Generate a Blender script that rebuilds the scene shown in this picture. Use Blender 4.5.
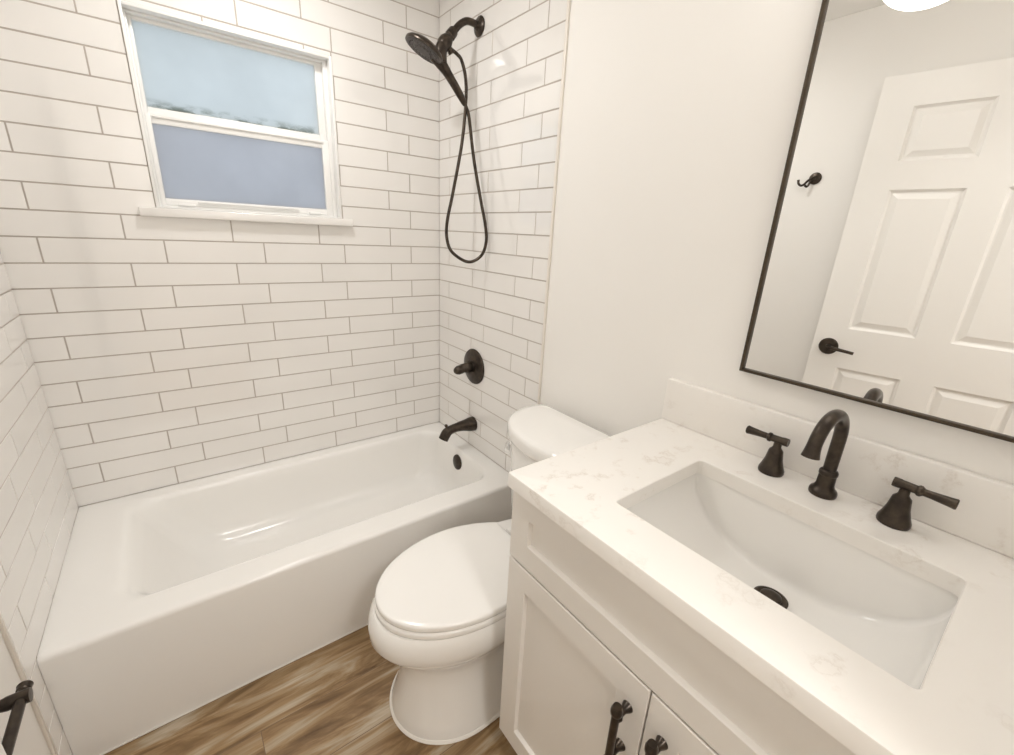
import bpy, bmesh, math, random
from mathutils import Vector, Matrix
random.seed(7)
sc = bpy.context.scene
for o in list(bpy.data.objects): bpy.data.objects.remove(o)
COL = sc.collection
PI = math.pi

# ------------------------------------------------------------------ camera
CAM = (0.4102, -2.0424, 1.4306); YAW, PITCH, ROLL, FPX = 0.66034, -0.31775, 0.05011, 434.16
fw = Vector((math.sin(YAW)*math.cos(PITCH), math.cos(YAW)*math.cos(PITCH), math.sin(PITCH)))
rt = Vector((math.cos(YAW), -math.sin(YAW), 0)); up = rt.cross(fw)
c_, s_ = math.cos(ROLL), math.sin(ROLL)
r2, u2 = rt*c_ + up*s_, up*c_ - rt*s_
cam = bpy.data.cameras.new('camera'); camo = bpy.data.objects.new('camera', cam); COL.objects.link(camo)
m = Matrix((r2, u2, -fw)).transposed().to_4x4(); m.translation = CAM
camo.matrix_world = m
cam.sensor_fit = 'HORIZONTAL'; cam.sensor_width = 36; cam.lens = FPX/1014*36; cam.clip_start = .01
sc.camera = camo

# ------------------------------------------------------------------ sky, lamps, fill lights, exposure
w = bpy.data.worlds.new('sky'); sc.world = w; w.use_nodes = True
bg = w.node_tree.nodes['Background']; bg.inputs[0].default_value = (.74, .86, 1.0, 1); bg.inputs[1].default_value = 1.05
VANITY_LAMP, CEILING_LAMP = 10.0, 2.4          # emission of the lamp glass
TUB_FILL = 7.0                              # watts, fill disc added below the ceiling over the tub
TUB_FILL_AT = (.76, -.55, 2.435)
HALL_FILL = 17.0                                # watts, unseen fill light added in the hall behind the camera
LAMP_COLOR = (1.0, .975, .94)
sc.view_settings.view_transform = 'Standard'; sc.view_settings.look = 'None'
sc.view_settings.gamma = 1; sc.view_settings.use_curve_mapping = False
sc.view_settings.exposure = 0.13
sc.cycles.max_bounces = 16; sc.cycles.diffuse_bounces = 12; sc.cycles.glossy_bounces = 6

hl = bpy.data.lights.new('hall_fill', 'AREA'); hl.shape = 'DISK'; hl.size = .36; hl.energy = HALL_FILL; hl.color = LAMP_COLOR  # added fill through the doorway, lifts apron and lower surfaces
ho = bpy.data.objects.new('hall_fill', hl); COL.objects.link(ho); ho.location = (.62, -2.95, 2.38)

sl = bpy.data.lights.new('tub_fill', 'AREA'); sl.shape = 'DISK'; sl.size = .15; sl.energy = TUB_FILL; sl.color = LAMP_COLOR  # invented source out of view, brightens right wall and toilet
so_ = bpy.data.objects.new('tub_fill', sl); COL.objects.link(so_); so_.location = TUB_FILL_AT

# ------------------------------------------------------------------ dimensions
W, CEIL, YN = 1.524, 2.44, -2.27               # room width, ceiling, near wall
TH, TL = .08045, .319                          # tile pitch
ZT = .3873                                     # tub rim
YT = -.825                                     # where the tile stops
ZC, CT = .9375, .034                           # counter top, thickness
VX, VY0, VY1 = .9345, -1.387, -2.25            # counter front, left end, right end

# ------------------------------------------------------------------ materials
def mat(name, col, rough=.5, metal=0, spec=.5, coat=0):
    m = bpy.data.materials.new(name); m.use_nodes = True
    b = m.node_tree.nodes['Principled BSDF']
    b.inputs['Base Color'].default_value = (*col, 1); b.inputs['Roughness'].default_value = rough
    b.inputs['Metallic'].default_value = metal; b.inputs['Specular IOR Level'].default_value = spec
    if coat: b.inputs['Coat Weight'].default_value = coat; b.inputs['Coat Roughness'].default_value = .04
    return m
def nd(m, t, **k):
    n = m.node_tree.nodes.new(t)
    for a, v in k.items(): setattr(n, a, v)
    return n
def lk(m, a, b): m.node_tree.links.new(a, b)
def noise(m, scale, detail=4, coord='Object', stretch=None, rough=.55):
    tc = nd(m, 'ShaderNodeTexCoord'); n = nd(m, 'ShaderNodeTexNoise')
    n.inputs['Scale'].default_value = scale; n.inputs['Detail'].default_value = detail; n.inputs['Roughness'].default_value = rough
    if stretch:
        mp = nd(m, 'ShaderNodeMapping'); mp.inputs['Scale'].default_value = stretch
        lk(m, tc.outputs[coord], mp.inputs[0]); lk(m, mp.outputs[0], n.inputs['Vector'])
    else: lk(m, tc.outputs[coord], n.inputs['Vector'])
    return n
def ramp(m, src, stops):
    r = nd(m, 'ShaderNodeValToRGB'); e = r.color_ramp.elements
    while len(e) > 2: e.remove(e[-1])
    for i, (p, c) in enumerate(stops):
        x = e[i] if i < 2 else e.new(p)
        x.position = p; x.color = (*c, 1) if len(c) == 3 else c
    lk(m, src, r.inputs[0]); return r
def bump(m, src, strength, dist=.002):
    b = nd(m, 'ShaderNodeBump'); b.inputs['Strength'].default_value = strength; b.inputs['Distance'].default_value = dist
    lk(m, src, b.inputs['Height']); lk(m, b.outputs[0], m.node_tree.nodes['Principled BSDF'].inputs['Normal'])
def base_from(m, out): lk(m, out, m.node_tree.nodes['Principled BSDF'].inputs['Base Color'])

M = {}
M['tile'] = mat('white_glazed_tile', (.84, .825, .805), .06)
t = M['tile']; n = noise(t, 9, 2); bump(t, n.outputs[0], .07, .004); t.node_tree.nodes['Principled BSDF'].inputs['IOR'].default_value = 1.85
n = noise(t, 3, 2); base_from(t, ramp(t, n.outputs[0], [(.3, (.825, .81, .79)), (.7, (.855, .84, .82))]).outputs[0])
M['grout'] = mat('warm_grey_grout', (.46, .415, .375), .9)
M['edge'] = mat('tile_edge_strip', (.78, .74, .68), .35)
M['paint'] = mat('white_wall_paint', (.87, .855, .83), .6)
n = noise(M['paint'], 90, 3); bump(M['paint'], n.outputs[0], .05, .002)
M['ceiling'] = mat('ceiling_paint', (.88, .87, .85), .8)
M['trimpaint'] = mat('white_trim_paint', (.86, .845, .82), .3)
M['enamel'] = mat('white_tub_enamel', (.86, .85, .83), .17)
M['porcelain'] = mat('white_porcelain', (.87, .86, .84), .08, coat=.4)
M['plastic'] = mat('white_seat_plastic', (.88, .87, .85), .18)
M['vinyl'] = mat('white_window_vinyl', (.86, .86, .85), .3)
M['cabinet'] = mat('light_greige_cabinet_paint', (.78, .755, .72), .38)
M['shadowgap'] = mat('cabinet_interior', (.40, .36, .32), .7)
M['caulk'] = mat('white_caulk', (.86, .84, .8), .5)
M['chrome'] = mat('chrome', (.85, .85, .85), .08, 1)
br = M['bronze'] = mat('oil_rubbed_bronze', (.06, .047, .036), .29, .75, .5)
n = noise(br, 45, 4); base_from(br, ramp(br, n.outputs[0], [(.35, (.042, .033, .027)), (.75, (.085, .066, .049))]).outputs[0])
M['rubber'] = mat('spray_face_rubber', (.07, .06, .055), .55)
M['silver'] = mat('mirror_silver', (.93, .93, .92), .0, 1)
M['frame'] = mat('thin_bronze_mirror_frame', (.065, .047, .03), .45, .5)
q = M['quartz'] = mat('white_quartz', (.84, .815, .78), .32, spec=.35)
n = noise(q, 16, 9, rough=.62); v = ramp(q, n.outputs[0], [(.55, (.86, .84, .81)), (.60, (.79, .755, .715)), (.615, (.70, .66, .61)), (.635, (.83, .80, .765))])
n2 = noise(q, 2.6, 3); mx_ = nd(q, 'ShaderNodeMix', data_type='RGBA')
rr = ramp(q, n2.outputs[0], [(.42, (0, 0, 0)), (.60, (.9, .9, .9))]); lk(q, rr.outputs[0], mx_.inputs[0])
mx_.inputs[6].default_value = (.85, .825, .79, 1); lk(q, v.outputs[0], mx_.inputs[7]); base_from(q, mx_.outputs[2])
# floor: wide vinyl planks that run along the tub
f = M['floor'] = mat('oak_vinyl_planks', (.3, .2, .12), .42)
tc = nd(f, 'ShaderNodeTexCoord'); bk = nd(f, 'ShaderNodeTexBrick')
bk.inputs['Scale'].default_value = 1; bk.inputs['Brick Width'].default_value = 1.22; bk.inputs['Row Height'].default_value = .18
bk.inputs['Mortar Size'].default_value = .0012; bk.inputs['Mortar Smooth'].default_value = .3; bk.offset = .37
bk.inputs['Color1'].default_value = (0, 0, 0, 1); bk.inputs['Color2'].default_value = (1, 1, 1, 1); bk.inputs['Mortar'].default_value = (.3, .3, .3, 1)
mp = nd(f, 'ShaderNodeMapping'); mp.inputs['Location'].default_value = (.35, .03, 0)
lk(f, tc.outputs['Object'], mp.inputs[0]); lk(f, mp.outputs[0], bk.inputs['Vector'])
ad = nd(f, 'ShaderNodeVectorMath', operation='MULTIPLY_ADD'); ad.inputs[1].default_value = (7, 3, 5)
lk(f, bk.outputs['Color'], ad.inputs[0]); lk(f, tc.outputs['Object'], ad.inputs[2])
mp2 = nd(f, 'ShaderNodeMapping'); mp2.inputs['Scale'].default_value = (1.3, 8, 1); lk(f, ad.outputs[0], mp2.inputs[0])
n1 = nd(f, 'ShaderNodeTexNoise'); n1.inputs['Scale'].default_value = 1.7; n1.inputs['Detail'].default_value = 8; n1.inputs['Roughness'].default_value = .62; n1.inputs['Distortion'].default_value = .9
lk(f, mp2.outputs[0], n1.inputs['Vector'])
mp3 = nd(f, 'ShaderNodeMapping'); mp3.inputs['Scale'].default_value = (5, 110, 1); lk(f, ad.outputs[0], mp3.inputs[0])
n3 = nd(f, 'ShaderNodeTexNoise'); n3.inputs['Scale'].default_value = 1.5; n3.inputs['Detail'].default_value = 5; lk(f, mp3.outputs[0], n3.inputs['Vector'])
ra = ramp(f, n1.outputs[0], [(.33, (.11, .060, .026)), (.44, (.23, .140, .064)), (.52, (.34, .23, .12)), (.60, (.43, .35, .25)), (.70, (.55, .47, .37))])
rb = ramp(f, n3.outputs[0], [(.3, (.86, .85, .83)), (.7, (1.06, 1.05, 1.04))])
mu = nd(f, 'ShaderNodeMix', data_type='RGBA', blend_type='MULTIPLY'); mu.inputs[0].default_value = 1
lk(f, ra.outputs[0], mu.inputs[6]); lk(f, rb.outputs[0], mu.inputs[7])
mo = nd(f, 'ShaderNodeMix', data_type='RGBA'); lk(f, bk.outputs['Fac'], mo.inputs[0]); lk(f, mu.outputs[2], mo.inputs[6]); mo.inputs[7].default_value = (.17, .11, .065, 1)
base_from(f, mo.outputs[2]); bump(f, n3.outputs[0], .08, .001)
# frosted panes lit from the sky behind them
def pane_mat(name, col, dirt):
    m = bpy.data.materials.new(name); m.use_nodes = True; nt = m.node_tree; nt.nodes.remove(nt.nodes['Principled BSDF'])
    out = nt.nodes['Material Output']; tr = nd(m, 'ShaderNodeBsdfTranslucent'); gl = nd(m, 'ShaderNodeBsdfGlossy'); mi = nd(m, 'ShaderNodeMixShader')
    gl.inputs['Roughness'].default_value = .25; mi.inputs[0].default_value = .04
    lk(m, tr.outputs[0], mi.inputs[1]); lk(m, gl.outputs[0], mi.inputs[2]); lk(m, mi.outputs[0], out.inputs[0])
    n = noise(m, 5, 3); r = ramp(m, n.outputs[0], [(.3, tuple(c*.95 for c in col)), (.7, tuple(min(1, c*1.03) for c in col))])
    if dirt:      # grime along the bottom edge of the pane
        tc = nd(m, 'ShaderNodeTexCoord'); sx = nd(m, 'ShaderNodeSeparateXYZ'); lk(m, tc.outputs['Object'], sx.inputs[0])
        g = nd(m, 'ShaderNodeMapRange'); g.inputs[1].default_value = .322; g.inputs[2].default_value = .356; g.inputs[3].default_value = 1; g.inputs[4].default_value = 0
        lk(m, sx.outputs[2], g.inputs[0]); n2 = noise(m, 26, 6, stretch=(.55, 1, 1.5), rough=.7)
        rn = ramp(m, n2.outputs[0], [(.44, (0, 0, 0)), (.58, (1, 1, 1))])
        a = nd(m, 'ShaderNodeMath', operation='MULTIPLY'); lk(m, g.outputs[0], a.inputs[0]); lk(m, rn.outputs[0], a.inputs[1])
        r2 = ramp(m, a.outputs[0], [(.05, (0, 0, 0)), (1, (.8, .8, .8))])
        x = nd(m, 'ShaderNodeMix', data_type='RGBA'); lk(m, r2.outputs[0], x.inputs[0]); lk(m, r.outputs[0], x.inputs[6]); x.inputs[7].default_value = (.20, .23, .17, 1)
        lk(m, x.outputs[2], tr.inputs[0])
    else: lk(m, r.outputs[0], tr.inputs[0])
    return m
M['pane_up'] = pane_mat('frosted_pane', (.86, .86, .83), True)
M['pane_low'] = pane_mat('frosted_pane_behind_screen', (.745, .725, .72), False)
def lamp_mat(name, s):
    m = mat(name, (.9, .88, .85), .3); b = m.node_tree.nodes['Principled BSDF']
    b.inputs['Emission Color'].default_value = (*LAMP_COLOR, 1); b.inputs['Emission Strength'].default_value = s
    return m
M['vlamp'] = lamp_mat('lit_opal_shade', VANITY_LAMP); M['clamp'] = lamp_mat('lit_opal_dome', CEILING_LAMP)

# ------------------------------------------------------------------ builders
BASE = {}
def thing(name, label, cat, loc=(0, 0, 0), group=None, rotz=0):
    o = bpy.data.objects.new(name, None); COL.objects.link(o); o.empty_display_size = .05
    o.location = loc; o.rotation_euler = (0, 0, rotz); o['label'] = label; o['category'] = cat
    if group: o['group'] = group
    BASE[o.name] = Vector(loc) if not rotz else Vector((0, 0, 0))
    return o
def obj(name, bm, mats, parent=None, smooth=35, label=None, kind=None):
    """links bm as ONE mesh object; world coordinates, shifted to the parent's base"""
    if not isinstance(mats, (list, tuple)): mats = [mats]
    b = BASE[parent.name] if parent else Vector((0, 0, 0))
    if b.length: bmesh.ops.translate(bm, verts=bm.verts, vec=-b)
    bmesh.ops.recalc_face_normals(bm, faces=bm.faces)
    me = bpy.data.meshes.new(name); bm.to_mesh(me); bm.free()
    for x in mats: me.materials.append(M[x])
    if smooth:
        me.polygons.foreach_set('use_smooth', [True]*len(me.polygons)); me.set_sharp_from_angle(angle=math.radians(smooth))
    o = bpy.data.objects.new(name, me); COL.objects.link(o)
    if parent: o.parent = parent
    BASE[o.name] = b
    if label: o['label'] = label
    if kind: o['kind'] = kind
    return o
def struct(name, bm, mats, parent=None, smooth=35, label=None, cat=None):
    o = obj(name, bm, mats, parent, smooth)
    if not parent:
        o['kind'] = 'structure'
        if label: o['label'] = label
        if cat: o['category'] = cat
    return o
def B(): return bmesh.new()
def box(bm, lo, hi, bev=0, seg=2, mi=0):
    lo, hi = [min(a, b) for a, b in zip(lo, hi)], [max(a, b) for a, b in zip(lo, hi)]
    vs = [bm.verts.new((x, y, z)) for x in (lo[0], hi[0]) for y in (lo[1], hi[1]) for z in (lo[2], hi[2])]
    fs = [bm.faces.new([vs[i] for i in q]) for q in ((0, 1, 3, 2), (4, 6, 7, 5), (0, 4, 5, 1), (2, 3, 7, 6), (0, 2, 6, 4), (1, 5, 7, 3))]
    for q in fs: q.material_index = mi
    if bev:
        es = list({e for q in fs for e in q.edges})
        bmesh.ops.bevel(bm, geom=es, offset=bev, segments=seg, profile=.5, affect='EDGES')
def loft(bm, loops, cap0=True, cap1=True, closed=True, mi=0):
    rows = [[bm.verts.new(p) for p in L] for L in loops]; n = len(rows[0])
    for a, b in zip(rows, rows[1:]):
        for i in range(n if closed else n-1):
            j = (i+1) % n; q = bm.faces.new((a[i], a[j], b[j], b[i])); q.material_index = mi
    if cap0: bm.faces.new(rows[0][::-1]).material_index = mi
    if cap1: bm.faces.new(rows[-1]).material_index = mi
def frame_of(d):
    d = Vector(d).normalized(); a = Vector((0, 0, 1)) if abs(d.z) < .9 else Vector((0, 1, 0))
    u = d.cross(a).normalized(); return d, u, d.cross(u).normalized()
def lathe(bm, prof, o, axis, seg=28, sq=None):
    """prof = (radius, height) along axis from o"""
    d, u, v = frame_of(axis); o = Vector(o); loops = []
    for r, h in prof:
        r = max(r, 1e-5)
        loops.append([o + d*h + (u*math.cos(2*PI*i/seg) + v*math.sin(2*PI*i/seg))*r for i in range(seg)])
    loft(bm, loops)
def spline(P, k=8):
    P = [Vector(p) for p in P]; out = []
    for i in range(len(P)-1):
        a, b, c, d = P[max(i-1, 0)], P[i], P[i+1], P[min(i+2, len(P)-1)]
        for j in range(k):
            t = j/k; out.append(.5*((2*b) + (c-a)*t + (2*a-5*b+4*c-d)*t*t + (3*b-a-3*c+d)*t**3))
    return out + [P[-1]]
def tube(bm, pts, rad, seg=14, k=8):
    Q = spline(pts, k) if k else [Vector(p) for p in pts]
    if isinstance(rad, (int, float)): R = [rad]*len(Q)
    else:
        R = []
        for i in range(len(Q)):
            t = i/(len(Q)-1)*(len(rad)-1); a = min(int(t), len(rad)-2); R.append(rad[a] + (rad[a+1]-rad[a])*(t-a))
    loops = []; d0 = (Q[1]-Q[0]).normalized(); _, u, _ = frame_of(d0)
    for i, p in enumerate(Q):
        d = (Q[min(i+1, len(Q)-1)] - Q[max(i-1, 0)]).normalized()
        u = (u - d*u.dot(d)).normalized(); v = d.cross(u)
        loops.append([p + (u*math.cos(2*PI*j/seg) + v*math.sin(2*PI*j/seg))*R[i] for j in range(seg)])
    loft(bm, loops)
def rrect(x0, x1, y0, y1, r, z, k=6):
    out = []
    for cx, cy, a in ((x1-r, y1-r, 0), (x0+r, y1-r, 90), (x0+r, y0+r, 180), (x1-r, y0+r, 270)):
        for i in range(k+1):
            t = math.radians(a + 90*i/k); out.append(Vector((cx + r*math.cos(t), cy + r*math.sin(t), z)))
    return out

# ------------------------------------------------------------------ room shell
T = .12
bm = B(); box(bm, (-.75, -3.75, -.1), (1.85, T, 0)); struct('floor', bm, 'floor', smooth=0)
bm = B(); box(bm, (-.75, -3.75, CEIL), (1.85, T, CEIL+.1)); struct('ceiling', bm, 'ceiling', smooth=0)
# window opening in the back wall
WX0, WX1, WZ0, WZ1 = .406, 1.043, 1.462, 2.060
def cut(r, h):                                  # rectangle minus rectangle
    a0, a1, b0, b1 = r; c0, c1, d0, d1 = h
    if c0 >= a1 or c1 <= a0 or d0 >= b1 or d1 <= b0: return [r]
    out = []
    if a0 < c0: out.append((a0, c0, b0, b1))
    if a1 > c1: out.append((c1, a1, b0, b1))
    m0, m1 = max(a0, c0), min(a1, c1)
    if b0 < d0: out.append((m0, m1, b0, d0))
    if b1 > d1: out.append((m0, m1, d1, b1))
    return out
def tiles(to3, a0, a1, z0, z1, ph_even, ph_odd, holes=()):
    bm = B(); g, t = .0014, .0030
    k = math.floor((z0-ZT)/TH)
    rects = []
    while ZT + k*TH < z1:
        zb, zt_ = max(z0, ZT+k*TH), min(z1, ZT+(k+1)*TH)
        ph = ph_even if k % 2 == 0 else ph_odd
        i = math.floor((a0-ph)/TL)
        while ph + i*TL < a1:
            l, r = max(a0, ph+i*TL), min(a1, ph+(i+1)*TL)
            if r-l > .006 and zt_-zb > .006:
                R = [(l, r, zb, zt_)]
                for h in holes: R = [y for x in R for y in cut(x, h)]
                rects += R
            i += 1
        k += 1
    for l, r, b, c in rects:
        if r-l < .008 or c-b < .006: continue
        tl = [random.uniform(-.00022, .00022) for _ in range(3)]
        def P(a, z, d): return to3(a, z, d)
        lo = [P(a, z, 0) for a, z in ((l+g, b+g), (r-g, b+g), (r-g, c-g), (l+g, c-g))]
        e = g + .0012
        hi = [P(a, z, t + tl[0] + sa*tl[1] + sz*tl[2]) for a, z, sa, sz in ((l+e, b+e, -1, -1), (r-e, b+e, 1, -1), (r-e, c-e, 1, 1), (l+e, c-e, -1, 1))]
        V0 = [bm.verts.new(p) for p in lo]; V1 = [bm.verts.new(p) for p in hi]
        bm.faces.new(V1)
        for i in range(4): bm.faces.new((V0[i], V0[(i+1) % 4], V1[(i+1) % 4], V1[i]))
    gr = [(a0, a1, z0, z1)]
    for h in holes: gr = [y for x in gr for y in cut(x, h)]
    for l, r, b, c in gr:
        q = bm.faces.new([bm.verts.new(to3(a, z, .0018)) for a, z in ((l, b), (r, b), (r, c), (l, c))]); q.material_index = 1
    return bm
# back wall: solid with an opening, tile skin in front of it
bm = B()
for l, r, b, c in cut((-T, W+T, 0, CEIL), (WX0, WX1, WZ0, WZ1)): box(bm, (l, .004, b), (r, T, c))
wb = struct('wall_back', bm, 'paint', smooth=0)
hole_w = (WX0, WX1, WZ0, WZ1)
struct('tile_panel', tiles(lambda a, z, d: (a, .004-d, z), 0, W, ZT, CEIL, .305, .090, [hole_w]), ['tile', 'grout'], wb, smooth=0)
bm = B(); box(bm, (W, YN, 0), (W+T, .004, CEIL)); wr = struct('wall_right', bm, 'paint', smooth=0)
tub_hole = (-.735, .1, -1, ZT-.02)
struct('tile_panel', tiles(lambda a, z, d: (W-.001-d, a, z), YT, 0, 0, CEIL, -.315, -.10, [tub_hole]), ['tile', 'grout'], wr, smooth=0)
bm = B(); box(bm, (-T, YN, 0), (0, .004, CEIL)); wl = struct('wall_left', bm, 'paint', smooth=0)
struct('tile_panel', tiles(lambda a, z, d: (.001+d, a, z), YT, 0, 0, CEIL, -.20, -.095, [tub_hole]), ['tile', 'grout'], wl, smooth=0)
# near wall with the doorway the camera looks through, and the hall behind it
HX0, HX1, HY = -.6, 1.7, -3.6
bm = B()
for l, r, b, c in cut((HX0-T, HX1+T, 0, CEIL), (.03, .86, -1, 2.145)): box(bm, (l, YN-T, b), (r, YN, c))
struct('wall_near', bm, 'paint', smooth=0)
bm = B(); box(bm, (HX0-T, HY, 0), (HX0, YN-T, CEIL)); box(bm, (HX1, HY, 0), (HX1+T, YN-T, CEIL)); box(bm, (HX0-T, HY-T, 0), (HX1+T, HY, CEIL)); struct('wall_hall', bm, 'paint', smooth=0)
for i, x0, x1 in ((1, W-.0075, W), (2, 0, .0075)):
    bm = B(); box(bm, (x0, YT-.010, 0), (x1, YT, CEIL), .0012); struct('trim_%d' % i, bm, 'edge')
def skirting(name, pts):
    bm = B()
    for (x0, y0, x1, y1) in pts: box(bm, (x0, y0, 0), (x1, y1, .125), .004)
    struct(name, bm, 'trimpaint')
skirting('baseboard_left', [(0, -2.14, .013, YT-.012)])
skirting('baseboard_right', [(W-.013, VY0+.012, W, YT-.012)])

# ------------------------------------------------------------------ window
win = thing('window_1', 'white vinyl window with two frosted panes above the tub', 'window', ((WX0+WX1)/2, 0, WZ0)); win['kind'] = 'structure'
def ringbox(bm, x0, x1, z0, z1, wl, wr_, wb_, wt, y0, y1, bev=.002):
    box(bm, (x0, y0, z0), (x0+wl, y1, z1), bev); box(bm, (x1-wr_, y0, z0), (x1, y1, z1), bev)
    box(bm, (x0+wl, y0, z0), (x1-wr_, y1, z0+wb_), bev); box(bm, (x0+wl, y0, z1-wt), (x1-wr_, y1, z1), bev)
bm = B()
ringbox(bm, WX0, WX1, WZ0, WZ1, .009, .010, .004, .010, -.006, .10, .0015)
ringbox(bm, WX0+.009, WX1-.010, WZ0+.004, WZ1-.010, .007, .016, .006, .007, .028, .10)
obj('window_frame', bm, 'vinyl', win)
US0, US1 = WX0+.016, WX1-.026
bm = B(); ringbox(bm, US0, US1, 1.755, WZ1-.017, .011, .026, .030, .012, .050, .078)
us = obj('upper_sash', bm, 'vinyl', win)
bm = B(); box(bm, (US0+.009, .062, 1.783), (US1-.024, .066, WZ1-.027)); obj('pane', bm, 'pane_up', us, label='pale blue frosted upper pane with grime along its bottom edge')
bm = B(); ringbox(bm, US0, US1, WZ0+.010, 1.763, .015, .026, .024, .030, .030, .052)
box(bm, (US0+.02, .024, 1.752), (US1-.02, .034, 1.760), .0015)
ls = obj('lower_sash', bm, 'vinyl', win)
bm = B(); box(bm, (US0+.013, .039, WZ0+.032), (US1-.024, .043, 1.735)); obj('pane', bm, 'pane_low', ls, label='grey frosted lower pane')
bm = B(); box(bm, (US0+.11, .018, WZ0+.024), (US1-.14, .030, WZ0+.031), .0015); obj('lift_rail', bm, 'vinyl', ls)
for xx in (US0+.05, US1-.10):
    bm = B(); box(bm, (xx, .022, WZ0+.012), (xx+.05, .031, WZ0+.020), .002); obj('tilt_latch', bm, 'vinyl', ls)
bm = B(); box(bm, (.357, -.024, 1.431), (1.083, .028, 1.4615), .004, 3); obj('window_sill', bm, 'tile', win)

# ------------------------------------------------------------------ bathtub
tub = thing('bathtub', 'white alcove bathtub with flat apron under the window', 'bathtub', (W/2, -.375, 0))
X0, X1, Y0, Y1 = .0042, W-.0062, -.747, -.0005
def tubloop(inl, inr, inf, inb, r, z): return rrect(X0+inl, X1-inr, Y0+inf, Y1-inb, r, z, 10)
bm = B()
loops = [tubloop(0, 0, 0, 0, .002, 0.0), tubloop(0, 0, 0, 0, .002, ZT-.016), tubloop(.0, .0, .0018, .0, .002, ZT-.008), tubloop(.0, .0, .006, .0, .002, ZT-.002),
         tubloop(.0005, .0005, .012, .0005, .002, ZT), tubloop(.002, .002, .018, .002, .002, ZT+.0002), tubloop(.06, .05, .085, .045, .02, ZT+.0002)]
# (left, right, front, back inset, corner radius, depth below the rim)
for a, b, c, d, r, dz in [(.110, .070, .097, .056, .075, 0), (.128, .073, .102, .059, .078, .0008), (.146, .077, .108, .063, .08, .004), (.160, .080, .113, .067, .082, .010), (.174, .083, .118, .071, .085, .022),
        (.190, .086, .124, .075, .088, .045), (.222, .091, .133, .081, .092, .10), (.262, .097, .143, .089, .098, .165), (.296, .106, .154, .100, .104, .215),
        (.335, .128, .178, .120, .108, .247), (.39, .165, .215, .155, .112, .262), (.46, .22, .26, .21, .12, .267)]:
    loops.append(tubloop(a, b, c, d, r, ZT - dz))
loft(bm, loops, cap0=True, cap1=True)
obj('tub_shell', bm, 'enamel', tub, smooth=50)
bm = B(); box(bm, (.004, Y0-.004, .0005), (W-.01, Y0-.0005, .0055), .0015); obj('caulk_line', bm, 'caulk', tub)
bm = B(); lathe(bm, [(.037, 0), (.039, .002), (.038, .007), (.029, .012), (0, .013)], (1.4315, -.356, .322), (-1, 0, .10)); 
oc = obj('overflow_cover', bm, 'bronze', tub, label='dark bronze overflow cover')
bm = B(); lathe(bm, [(.032, 0), (.033, .002), (.028, .004), (.020, .005), (.019, .012), (0, .014)], (1.29, -.345, ZT-.2665), (0, 0, 1)); obj('tub_drain', bm, 'bronze', tub, label='dark bronze drain')

# ------------------------------------------------------------------ shower fittings on the tiled right wall
XW = W-.005
sp = thing('tub_spout', 'dark bronze tub spout with diverter knob over the tub end', 'tub spout', (XW, -.356, .515))
bm = B(); tube(bm, [(XW, -.356, .515), (XW-.03, -.356, .516), (XW-.075, -.356, .518), (XW-.120, -.356, .514), (XW-.152, -.356, .502), (XW-.172, -.356, .470)],
     [.037, .035, .027, .022, .022, .025, .024], 24); sb = obj('spout_body', bm, 'bronze', sp, smooth=60)
bm = B(); lathe(bm, [(.004, 0), (.004, .014), (.0075, .016), (.008, .024), (.005, .027), (0, .0275)], (XW-.154, -.356, .519), (-.1, 0, 1), 16); obj('diverter_knob', bm, 'bronze', sp)
vl = thing('shower_valve', 'round dark bronze shower valve plate with lever between spout and showerhead', 'shower valve', (XW, -.352, .816))
bm = B(); lathe(bm, [(.086, 0), (.087, .003), (.085, .007), (.074, .010), (.070, .012), (.030, .016), (.029, .020), (0, .0205)], (XW, -.352, .816), (-1, 0, 0), 48); obj('escutcheon', bm, 'bronze', vl)
bm = B(); lathe(bm, [(.026, .0), (.026, .03), (.023, .034), (.021, .055), (.016, .062), (0, .063)], (XW-.018, -.352, .816), (-1, 0, 0), 28); ha = obj('handle_hub', bm, 'bronze', vl)
bm = B(); tube(bm, [(XW-.055, -.352, .815), (XW-.072, -.352, .813), (XW-.092, -.353, .810), (XW-.106, -.354, .807), (XW-.111, -.355, .806)], [.016, .022, .022, .015, .005], 18); obj('lever', bm, 'bronze', ha)

YS = -.331
sh = thing('showerhead', 'dark bronze combination showerhead with hand shower and looping hose on tiled wall', 'showerhead', (XW, YS, 2.194))
bm = B(); lathe(bm, [(.034, 0), (.035, .003), (.031, .008), (.018, .012), (.014, .018), (0, .0185)], (XW, YS, 2.194), (-1, 0, 0)); obj('wall_flange', bm, 'bronze', sh)
bm = B(); tube(bm, [(XW, YS, 2.194), (1.482, YS, 2.198), (1.455, YS, 2.194), (1.428, YS, 2.176), (1.406, YS, 2.152), (1.392, YS, 2.136)], .0125, 18); obj('shower_arm', bm, 'bronze', sh, smooth=60)
bm = B()
lathe(bm, [(.016, 0), (.019, .006), (.020, .030), (.016, .036), (.021, .042), (.026, .056), (.026, .074), (.020, .086), (.0, .092)], (1.404, YS, 2.152), (-.62, 0, -.78), 24)
lathe(bm, [(.011, 0), (.011, .022), (.0125, .024), (.0125, .032), (0, .033)], (1.374, YS, 2.100), (.55, 0, -.65), 16)
tube(bm, [(1.362, YS, 2.104), (1.350, YS, 2.082), (1.345, YS, 2.058), (1.347, YS, 2.034)], [.021, .023, .025, .024], 18)
obj('swivel_bracket', bm, 'bronze', sh)
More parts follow.
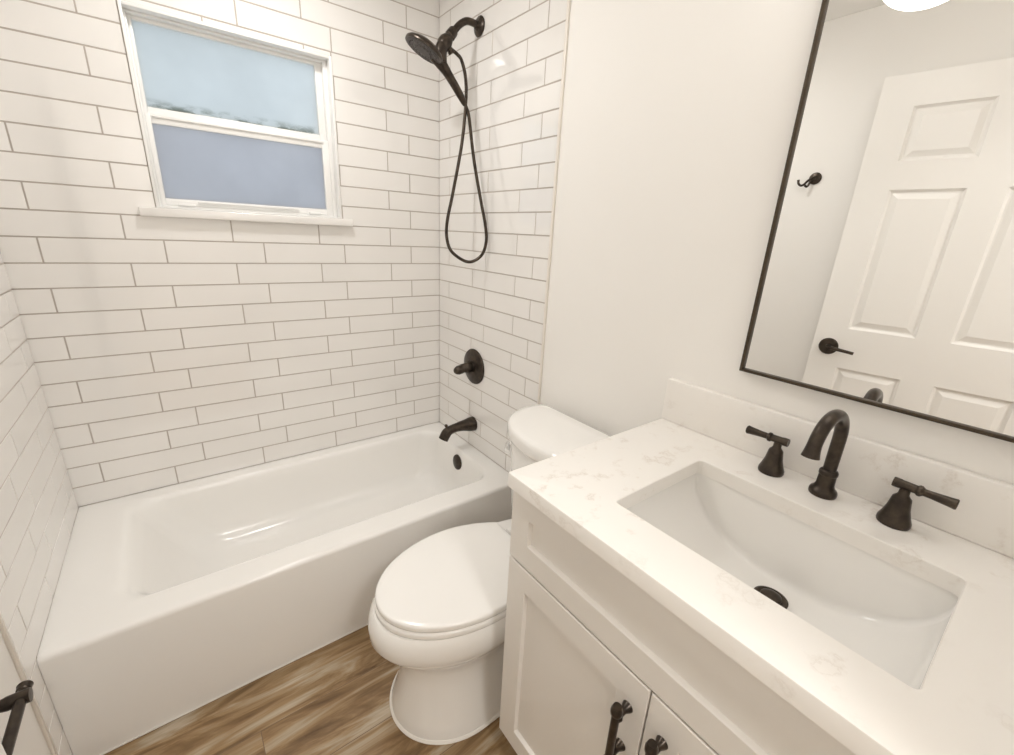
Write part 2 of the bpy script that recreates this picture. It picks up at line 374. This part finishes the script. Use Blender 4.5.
# round hand shower: disc and tapering handle are one moulded body
nrm = Vector((-.408, .167, -.898)).normalized(); hc = Vector((1.2805, YS-.004, 2.066))
bm = B()
lathe(bm, [(.001, -.020), (.028, -.019), (.050, -.013), (.066, -.004), (.0725, .003), (.0735, .008), (.0725, .0125), (.069, .0135), (.066, .0135)], hc, nrm, 44)
tube(bm, [(1.318, YS, 2.052), (1.356, YS, 2.026), (1.392, YS-.001, 1.990), (1.420, YS-.003, 1.958), (1.446, YS-.005, 1.926), (1.455, YS-.006, 1.914)], [.022, .021, .0165, .0155, .0145, .012, .0095], 18)
hs = obj('hand_shower', bm, 'bronze', sh, smooth=55)
bm = B(); lathe(bm, [(.066, .0135), (.064, .0150), (.044, .0150), (.042, .0135), (.040, .0150), (.018, .0160), (0, .0160)], hc, nrm, 44)
u_, v_ = frame_of(nrm)[1:]
for rad, cnt in ((.054, 26), (.030, 14)):
    for i in range(cnt):
        a = 2*PI*i/cnt; lathe(bm, [(.0022, .0145), (.0018, .0180), (0, .0183)], hc + (u_*math.cos(a)+v_*math.sin(a))*rad, nrm, 6)
obj('spray_face', bm, 'rubber', hs)
hp = [(1.390, YS, 2.089), (1.418, YS, 2.079), (1.439, YS, 2.062), (1.457, -.333, 2.005), (1.455, -.340, 1.923), (1.432, -.352, 1.772), (1.386, -.365, 1.588), (1.352, -.376, 1.468),
      (1.348, -.384, 1.397), (1.366, -.40, 1.347), (1.430, -.420, 1.312), (1.482, -.438, 1.338), (1.502, -.445, 1.395), (1.501, -.436, 1.465), (1.490, -.414, 1.560), (1.474, -.378, 1.717), (1.464, -.352, 1.868), (1.455, -.338, 1.914)]
bm = B(); tube(bm, hp, .0066, 12, 8); obj('hose', bm, 'bronze', sh, smooth=60)

# ------------------------------------------------------------------ toilet
YC = -1.125
toi = thing('toilet', 'white two-piece toilet with closed lid between tub and vanity', 'toilet', (1.1, YC, 0))
def egg(xf, xm, xb, hw, hb, z, n=22, pb=2.6):
    """outline with rounded front at xf, widest at xm, squarer back at xb"""
    half = []
    for i in range(n+1):
        t = PI/2*i/n; half.append((xm-(xm-xf)*math.cos(t), hw*math.sin(t)))
    for i in range(1, n+1):
        s = i/n; half.append((xm+(xb-xm)*s, hb+(hw-hb)*(1-s**2)))
    pts = [Vector((x, YC+y, z)) for x, y in half] + [Vector((x, YC-y, z)) for x, y in reversed(half[1:])]
    return pts
bm = B()
L = []
for xf, xm, xb, hw, hb, z in [(.755, .96, 1.47, .174, .125, 0.003), (.756, .96, 1.47, .173, .125, .014), (.764, .97, 1.47, .165, .12, .04), (.779, .98, 1.46, .150, .115, .10),
        (.790, .99, 1.45, .140, .110, .16), (.793, 1.0, 1.45, .137, .108, .21), (.780, 1.0, 1.45, .145, .108, .25), (.745, 1.0, 1.45, .166, .110, .285),
        (.712, 1.00, 1.45, .186, .112, .315), (.698, 1.00, 1.45, .194, .115, .340), (.697, 1.00, 1.45, .196, .116, .372), (.705, 1.00, 1.45, .193, .116, .402), (.714, 1.00, 1.45, .187, .114, .413)]:
    L.append(egg(xf, xm, xb, hw, hb, z))
loft(bm, L); obj('bowl', bm, 'porcelain', toi, smooth=50)
bm = B(); loft(bm, [egg(.749, .96, 1.47, .180, .130, .0005), egg(.749, .96, 1.47, .180, .130, .003), egg(.754, .96, 1.47, .175, .125, .009)]); obj('caulk_line', bm, 'caulk', toi)
def slab(pts_fn, z0, z1, r=.006):
    bm = B(); loft(bm, [pts_fn(-r, z0), pts_fn(-.3*r, z0+.3*r), pts_fn(0, z0+r), pts_fn(0, z1-r), pts_fn(-.3*r, z1-.3*r), pts_fn(-r, z1), pts_fn(-3*r, z1+.0012), pts_fn(-8*r, z1+.003)]); return bm
obj('seat', slab(lambda d, z: egg(.719-d, 1.0, 1.212+d, .190+d, .126+d, z), .4135, .434, .005), 'plastic', toi, smooth=50)
obj('lid', slab(lambda d, z: egg(.722-d, 1.0, 1.205+d, .189+d, .126+d, z), .436, .458, .006), 'plastic', toi, smooth=50)
for s in (-1, 1):
    bm = B(); lathe(bm, [(.016, 0), (.016, .032), (.013, .038), (0, .039)], (1.228, YC+s*.07, .413), (0, 0, 1), 20); obj('hinge_cap', bm, 'plastic', toi)
def dsh(sc_, z, dx=0):
    pr = [(1.493, 0), (1.493, .12), (1.493, .20), (1.489, .228), (1.474, .243), (1.450, .250), (1.415, .2515), (1.37, .243), (1.320, .222), (1.278, .184), (1.243, .126), (1.226, .062), (1.2195, 0)]
    h = spline([Vector((x, y, 0)) for x, y in pr], 4)
    ring = [Vector((x, y, 0)) for x, y, _ in h] + [Vector((x, -y, 0)) for x, y, _ in reversed(h[1:-1])]
    c = Vector((1.40, 0, 0))
    return [Vector((min(c.x+(p.x-c.x)*sc_, 1.508)+dx, YC+p.y*sc_, z)) for p in ring]
bm = B(); loft(bm, [dsh(.80, .414), dsh(.84, .44), dsh(.875, .52), dsh(.91, .66), dsh(.93, .766)]); obj('tank', bm, 'porcelain', toi, smooth=50)
bm = B(); loft(bm, [dsh(.95, .764), dsh(.985, .768), dsh(1, .778), dsh(1, .802), dsh(.985, .811), dsh(.955, .816), dsh(.85, .819), dsh(.4, .820)]); obj('tank_lid', bm, 'porcelain', toi, smooth=50)
bm = B(); lathe(bm, [(.015, 0), (.0155, .004), (.012, .009), (.009, .013), (.009, .020), (.0075, .022), (0, .0225)], (1.318, -.926, .703), (-.62, .78, 0), 20)
tube(bm, [(1.309, -.915, .703), (1.300, -.922, .702), (1.286, -.937, .699), (1.274, -.953, .695)], [.010, .009, .010, .009], 12); obj('flush_lever', bm, 'chrome', toi, label='chrome flush lever')

# ------------------------------------------------------------------ vanity
CX = .954                                      # plane of the door fronts
van = thing('vanity_cabinet', 'light greige shaker vanity cabinet under the white quartz top', 'vanity cabinet', (1.23, -1.82, 0))
bm = B(); x0 = CX+.0215
box(bm, (x0, VY0-.008, .10), (W-.002, VY0-.026, ZC-CT)); box(bm, (x0, VY1+.010, .10), (W-.002, VY1+.028, ZC-CT))
box(bm, (x0, VY0-.026, .10), (W-.002, VY1+.028, .118)); box(bm, (W-.012, VY0-.026, .118), (W-.002, VY1+.028, ZC-CT))
box(bm, (x0, VY0-.026, .70), (x0+.018, VY1+.028, .725)); box(bm, (x0, VY0-.026, ZC-CT-.03), (x0+.018, VY1+.028, ZC-CT))
box(bm, (x0, VY0-.026, .118), (x0+.018, VY0-.05, .70)); box(bm, (x0, VY1+.028, .118), (x0+.018, VY1+.06, .70))
obj('carcass', bm, 'cabinet', van, smooth=0)
bm = B(); box(bm, (x0+.055, VY0-.010, 0), (x0+.073, VY1+.012, .0995)); box(bm, (x0+.073, VY0-.010, 0), (W-.002, VY0-.028, .0995)); obj('toe_kick', bm, 'cabinet', van, smooth=0)
def shaker(y0, y1, z0, z1, st=.062, rec=.010, th=.020):
    bm = B(); e = .0018
    def ring(x, i): return [Vector((x, y0-i, z0+i)), Vector((x, y1+i, z0+i)), Vector((x, y1+i, z1-i)), Vector((x, y0-i, z1-i))]
    loft(bm, [ring(CX+th, 0), ring(CX+e, 0), ring(CX, e), ring(CX, st), ring(CX+e*.6, st+.001), ring(CX+rec, st+.004), ])
    return bm
obj('false_drawer_front', shaker(VY0+.002, VY1+.006, .709, .897, .060), 'cabinet', van, smooth=20)
def pull(door, y, z):
    bm = B(); xb = CX-.034
    tube(bm, [(xb, y, z-.068), (xb, y, z+.068)], .0075, 14, 0)
    for s in (-1, 1):
        lathe(bm, [(.0078, 0), (.0108, .004), (.0110, .012), (.0090, .018), (.0076, .022), (0, .0225)], (xb, y, z+s*.066-s*.009), (0, 0, s), 14)
        lathe(bm, [(.0090, 0), (.0105, .006), (.0068, .012), (.0064, .022), (.0100, .030), (.0115, .0345)], (xb, y, z+s*.050), (1, 0, 0), 14)
    obj('pull_handle', bm, 'bronze', door, label='dark bronze bar pull')
YD = -1.784
d1 = obj('door', shaker(VY0+.002, YD+.0015, .115, .704), 'cabinet', van, smooth=20); pull(d1, YD+.036, .578)
d2 = obj('door', shaker(YD-.0015, VY1+.068, .115, .704), 'cabinet', van, smooth=20); pull(d2, YD-.036, .578)
bm = B(); box(bm, (CX+.002, VY1+.066, .115), (CX+.0215, VY1+.008, .704), .001); obj('filler_strip', bm, 'cabinet', van)

SX0, SX1, SY0, SY1 = 1.047, 1.362, -2.053, -1.592
bm = B()
def ctl(i, z): return rrect(VX+i, W-.001, VY1+i, VY0-i, .004, z, 4)
def cul(i, z): return rrect(SX0-i, SX1+i, SY0-i, SY1+i, .010, z, 4)
loft(bm, [ctl(0, ZC-CT), ctl(0, ZC-.003), ctl(.0009, ZC-.0009), ctl(.003, ZC), cul(.0015, ZC), cul(.0, ZC-.0015), cul(0, ZC-CT), ctl(0, ZC-CT)], False, False)
bmesh.ops.remove_doubles(bm, verts=bm.verts, dist=1e-5)
ct = obj('countertop', bm, 'quartz'); ct['label'] = 'white quartz countertop with faint grey veins and sink cutout'; ct['category'] = 'countertop'
bm = B(); box(bm, (W-.021, VY1, ZC+.0004), (W-.0005, VY0, ZC+.1237), .0025, 3)
bs = obj('backsplash', bm, 'quartz'); bs['label'] = 'low white quartz backsplash strip behind the dark faucet'; bs['category'] = 'backsplash'

# undermount basin: trough whose floor is one long arc from end to end
snk = thing('sink', 'white rectangular undermount sink with curved floor set in the countertop', 'sink', (1.205, -1.8225, ZC-.19))
bm = B(); zt_ = ZC-CT-.0005; xa, xb_, ya, yb = SX0-.004, SX1+.004, SY0-.004, SY1+.004
xm, ym, ax, ay, DP = (xa+xb_)/2, (ya+yb)/2, (xb_-xa)/2, (yb-ya)/2, .150
NU = 72
def trough(grow):
    rows = []
    for i in range(NU+1):
        u = -math.cos(PI*i/NU); dep = DP*math.sqrt(max(0, 1-u*u))**.92 + .002 + grow
        A, Bq = ax + grow, ay + grow
        rf = min(.016, dep*.7); dr_ = .010*dep/DP    # fillet radius, draft of the front and back walls
        half = [(A - dr_*k/5*(1-rf/dep), -(dep-rf)*k/5) for k in range(5)]
        half += [(A - dr_ - rf + rf*math.cos(a), -(dep-rf) - rf*math.sin(a)) for a in [PI/2*k/8 for k in range(9)]]
        half += [((A-dr_-rf)*(1-k/7), -dep - .004*dep/DP*math.sin(PI/2*k/7)) for k in range(1, 8)]
        rows.append([(xm+x, ym+Bq*u, zt_+z) for x, z in half] + [(xm-x, ym+Bq*u, zt_+z) for x, z in reversed(half[:-1])])
    return rows
loft(bm, trough(0), False, False, closed=False); loft(bm, trough(.008), False, False, closed=False)
bas = obj('basin', bm, 'porcelain', snk, smooth=60)
bm = B(); lathe(bm, [(.031, -.004), (.0315, .0015), (.028, .0030), (.023, .0012), (.0215, .0010)], (1.283, -1.826, ZC-CT-.1480), (0, 0, 1), 36)
lathe(bm, [(.019, -.004), (.0195, .006), (.0165, .0085), (.009, .0095), (0, .0097)], (1.283, -1.826, ZC-CT-.1480), (0, 0, 1), 30)
obj('drain', bm, 'bronze', snk, label='dark bronze pop-up drain')

# widespread faucet
FX, FY = 1.450, -1.8192
fa = thing('faucet', 'dark bronze widespread faucet with arched spout and two lever handles', 'faucet', (FX, FY, ZC))
bm = B()
lathe(bm, [(.0245, 0), (.0255, .003), (.0255, .009), (.0235, .013), (.0195, .016), (.0165, .024), (.0158, .046), (.0172, .048), (.0172, .054), (.0155, .057), (.0130, .059)], (FX, FY, ZC), (0, 0, 1), 36)
obj('spout_base', bm, 'bronze', fa)
R_, HS, yw = .0612, .1310, .06
arc = [(FX, FY, ZC+z) for z in (.055, .08, .105, HS)]
for i in range(1, 11):
    a = PI*.92*i/10; r = R_-R_*math.cos(a); arc.append((FX-math.cos(yw)*r, FY+math.sin(yw)*r, ZC+HS+R_*math.sin(a)))
lx, ly, lz = arc[-1]; arc += [(lx-.002, ly, lz-.008), (lx-.004, ly, lz-.017), (lx-.005, ly, lz-.025)]
bm = B(); tube(bm, arc, [.0122]*14 + [.0128, .0140, .0158], 22, 6); obj('spout', bm, 'bronze', fa, smooth=60)
for s, hy in ((1, -1.714), (-1, -1.938)):
    hx = 1.452
    bm = B(); lathe(bm, [(.0255, 0), (.0265, .003), (.0262, .009), (.0225, .018), (.0180, .034), (.0155, .050), (.0145, .056), (.0110, .060), (.0085, .064), (.0080, .076), (0, .0765)], (hx, hy, ZC), (0, 0, 1), 32)
    hb = obj('handle_base', bm, 'bronze', fa)
    zc_ = ZC+.082
    bm = B(); lathe(bm, [(.0088, 0), (.0094, .002), (.0094, .010), (.0085, .014), (.0082, .034), (.0105, .037), (.0105, .041), (.0070, .045), (.0072, .056), (.0092, .081), (.0102, .088), (.0088, .090), (0, .0905)], (hx, hy-s*.020, zc_), (0, s, -.02), 24)
    obj('lever', bm, 'bronze', hb)

# ------------------------------------------------------------------ mirror
MX, MY0, MY1, MZ0, MZ1 = W-.012, -1.573, -2.13, 1.137, 2.06
mir = thing('mirror', 'large rectangular wall mirror in thin dark bronze frame above the sink', 'mirror', (W, (MY0+MY1)/2, MZ0))
bm = B(); box(bm, (MX, MY0-.003, MZ0+.003), (W-.001, MY1+.003, MZ1-.003)); obj('mirror_glass', bm, 'silver', mir, smooth=0)
bm = B(); fwid = .007
for lo, hi in (((MX-.008, MY0, MZ0), (W-.001, MY0-fwid, MZ1)), ((MX-.008, MY1, MZ0), (W-.001, MY1+fwid, MZ1)), ((MX-.008, MY0-fwid, MZ0), (W-.001, MY1+fwid, MZ0+fwid)), ((MX-.008, MY0-fwid, MZ1-fwid), (W-.001, MY1+fwid, MZ1))): box(bm, lo, hi, .0008)
obj('mirror_frame', bm, 'frame', mir)

# ------------------------------------------------------------------ panel door standing open along the left wall (seen in the mirror)
DW, DH, DT = .83, 2.125, .035
dr = thing('door_1', 'white six-panel door standing open along the left wall', 'door', (.115, -1.287, 0), rotz=0); dr['kind'] = 'structure'
BASE[dr.name] = Vector((0, 0, 0)); dr.rotation_euler = (0, 0, math.radians(-8))
# local frame: y runs from the latch edge (0) to the hinge edge (-DW), +x faces the room
bm = B()
ys = [0, .12, .36, .47, .71, DW]; zs = [.012, .25, .895, 1.085, 1.69, 1.80, 2.005, DH]
def dq(x, y0, y1, z0, z1): return [Vector((x, -y0, z0)), Vector((x, -y1, z0)), Vector((x, -y1, z1)), Vector((x, -y0, z1))]
for side, xs in ((0, 1), (-DT, -1)):
    for i in range(5):
        for j in range(7):
            y0, y1, z0, z1 = ys[i], ys[i+1], zs[j], zs[j+1]
            if i in (1, 3) and j in (1, 3, 5):
                def rg(d, x): return dq(side-xs*x, y0+d, y1-d, z0+d, z1-d)
                loft(bm, [rg(0, 0), rg(.005, .006), rg(.010, .0105), rg(.016, .0105), rg(.038, .002)], False, True)
            else: bm.faces.new([bm.verts.new(p) for p in dq(side, y0, y1, z0, z1)])
for a, b in (((0, .012), (0, DH)), ((0, DH), (DW, DH)), ((DW, DH), (DW, .012)), ((DW, .012), (0, .012))):
    bm.faces.new([bm.verts.new(p) for p in (Vector((0, -a[0], a[1])), Vector((0, -b[0], b[1])), Vector((-DT, -b[0], b[1])), Vector((-DT, -a[0], a[1])))])
bmesh.ops.remove_doubles(bm, verts=bm.verts, dist=1e-5)
dl = obj('door_leaf', bm, 'trimpaint', dr, smooth=20)
for xs, x in ((1, 0), (-1, -DT)):
    bm = B(); lathe(bm, [(.039, 0), (.040, .003), (.037, .008), (.012, .011), (.011, .040), (.012, .044), (0, .045)], (x, -.066, .990), (xs, 0, 0), 30)
    tube(bm, [(x+xs*.040, -.064, .990), (x+xs*.042, -.09, .989), (x+xs*.042, -.13, .985), (x+xs*.040, -.172, .980)], [.010, .0085, .0075, .007], 14)
    obj('lever_handle', bm, 'bronze', dr)
bm = B(); box(bm, (-.028, -.0015, .96), (-.007, .0012, 1.02)); obj('latch_plate', bm, 'bronze', dr)
for z in (.25, 1.05, 1.86):
    bm = B(); lathe(bm, [(.006, 0), (.006, .09), (0, .0905)], (-DT+.002, -DW-.004, z), (0, 0, 1), 14); obj('hinge', bm, 'bronze', dr)

# ------------------------------------------------------------------ robe hook and bar on the left wall
hk = thing('robe_hook', 'small dark bronze robe hook on the painted left wall beyond the door edge', 'robe hook', (0, -1.076, 1.759))
bm = B(); lathe(bm, [(.027, 0), (.028, .003), (.025, .008), (.012, .011), (.010, .014), (0, .0145)], (0, -1.076, 1.765), (1, 0, 0), 28); obj('back_plate', bm, 'bronze', hk)
bm = B(); hd = lambda r, z: (r*.72, -1.076+r*.69, z)
tube(bm, [hd(.006, 1.765), hd(.030, 1.756), hd(.046, 1.738), hd(.060, 1.731), hd(.073, 1.740), hd(.077, 1.757)], [.0065, .0055, .005, .005, .005, .006], 12)
tube(bm, [hd(.020, 1.760), hd(.024, 1.738), hd(.032, 1.727), hd(.043, 1.734)], [.005, .0048, .0048, .0055], 12); obj('hook', bm, 'bronze', hk, smooth=60)
tb = thing('towel_bar', 'dark bronze wall bar with round posts low on the left wall beside the tub', 'towel bar', (0, -1.14, .59))
bm = B(); BX, BZ = .078, .592
tube(bm, [(BX, -1.058, BZ), (BX, -1.258, BZ)], .0085, 16, 0)
for y, s in ((-1.058, 1), (-1.258, -1)): lathe(bm, [(.0086, -.012), (.0105, -.010), (.0105, -.004), (.0115, .000), (.0105, .002), (0, .0025)], (BX, y, BZ), (0, s, 0), 18)
obj('bar', bm, 'bronze', tb)
for y in (-1.085, -1.232):
    bm = B(); lathe(bm, [(.027, 0), (.028, .004), (.022, .009), (.013, .016), (.010, .03), (.010, .05), (.0125, .060), (.0125, .090), (0, .0905)], (0, y, BZ), (1, 0, 0), 24); obj('post', bm, 'bronze', tb)

# ------------------------------------------------------------------ lamps
LX, LY, LZ = .62, -1.485, 2.166                # lowest point of the bowl
cl = thing('ceiling_light', 'lit white glass bowl ceiling light reflected at the top of the mirror', 'ceiling light', (LX, LY, CEIL))
bm = B(); lathe(bm, [(.07, 0), (.075, .006), (.072, .018), (.03, .026), (.011, .034), (.011, CEIL-LZ-.012), (0, CEIL-LZ-.0115)], (LX, LY, CEIL), (0, 0, -1), 32); obj('lamp_stem', bm, 'trimpaint', cl)
bm = B(); RB, HB = .125, .090
lathe(bm, [(RB*math.cos(a), -HB*math.sin(a)) for a in [PI/2*i/14 for i in range(14)]] + [(.004, -HB)], (LX, LY, LZ+HB), (0, 0, 1), 56)
bmesh.ops.delete(bm, geom=[f_ for f_ in bm.faces if len(f_.verts) > 4], context='FACES_ONLY')
lb = obj('glass_bowl', bm, 'clamp', cl, smooth=60)
so = lb.modifiers.new('thickness', 'SOLIDIFY'); so.thickness = .004

vf = thing('vanity_light', 'three-shade vanity light on the wall over the mirror', 'vanity light', (W, -1.845, 2.24))
bm = B(); box(bm, (W-.022, -1.60, 2.215), (W-.0005, -2.09, 2.275), .004); obj('back_plate', bm, 'bronze', vf)
for y in (-1.665, -1.845, -2.025):
    bm = B(); tube(bm, [(W-.02, y, 2.245), (W-.07, y, 2.25), (W-.10, y, 2.262), (W-.11, y, 2.29)], .008, 12); lathe(bm, [(.024, 0), (.026, .004), (.026, .03), (0, .031)], (W-.11, y, 2.29), (0, 0, -1), 20); ar = obj('arm', bm, 'bronze', vf)
    bm = B(); lathe(bm, [(.022, .0), (.028, .01), (.042, .05), (.052, .10), (.056, .13), (.050, .132), (0, .133)], (W-.11, y, 2.262), (0, 0, -1), 28); obj('shade', bm, 'vlamp', ar, smooth=60)
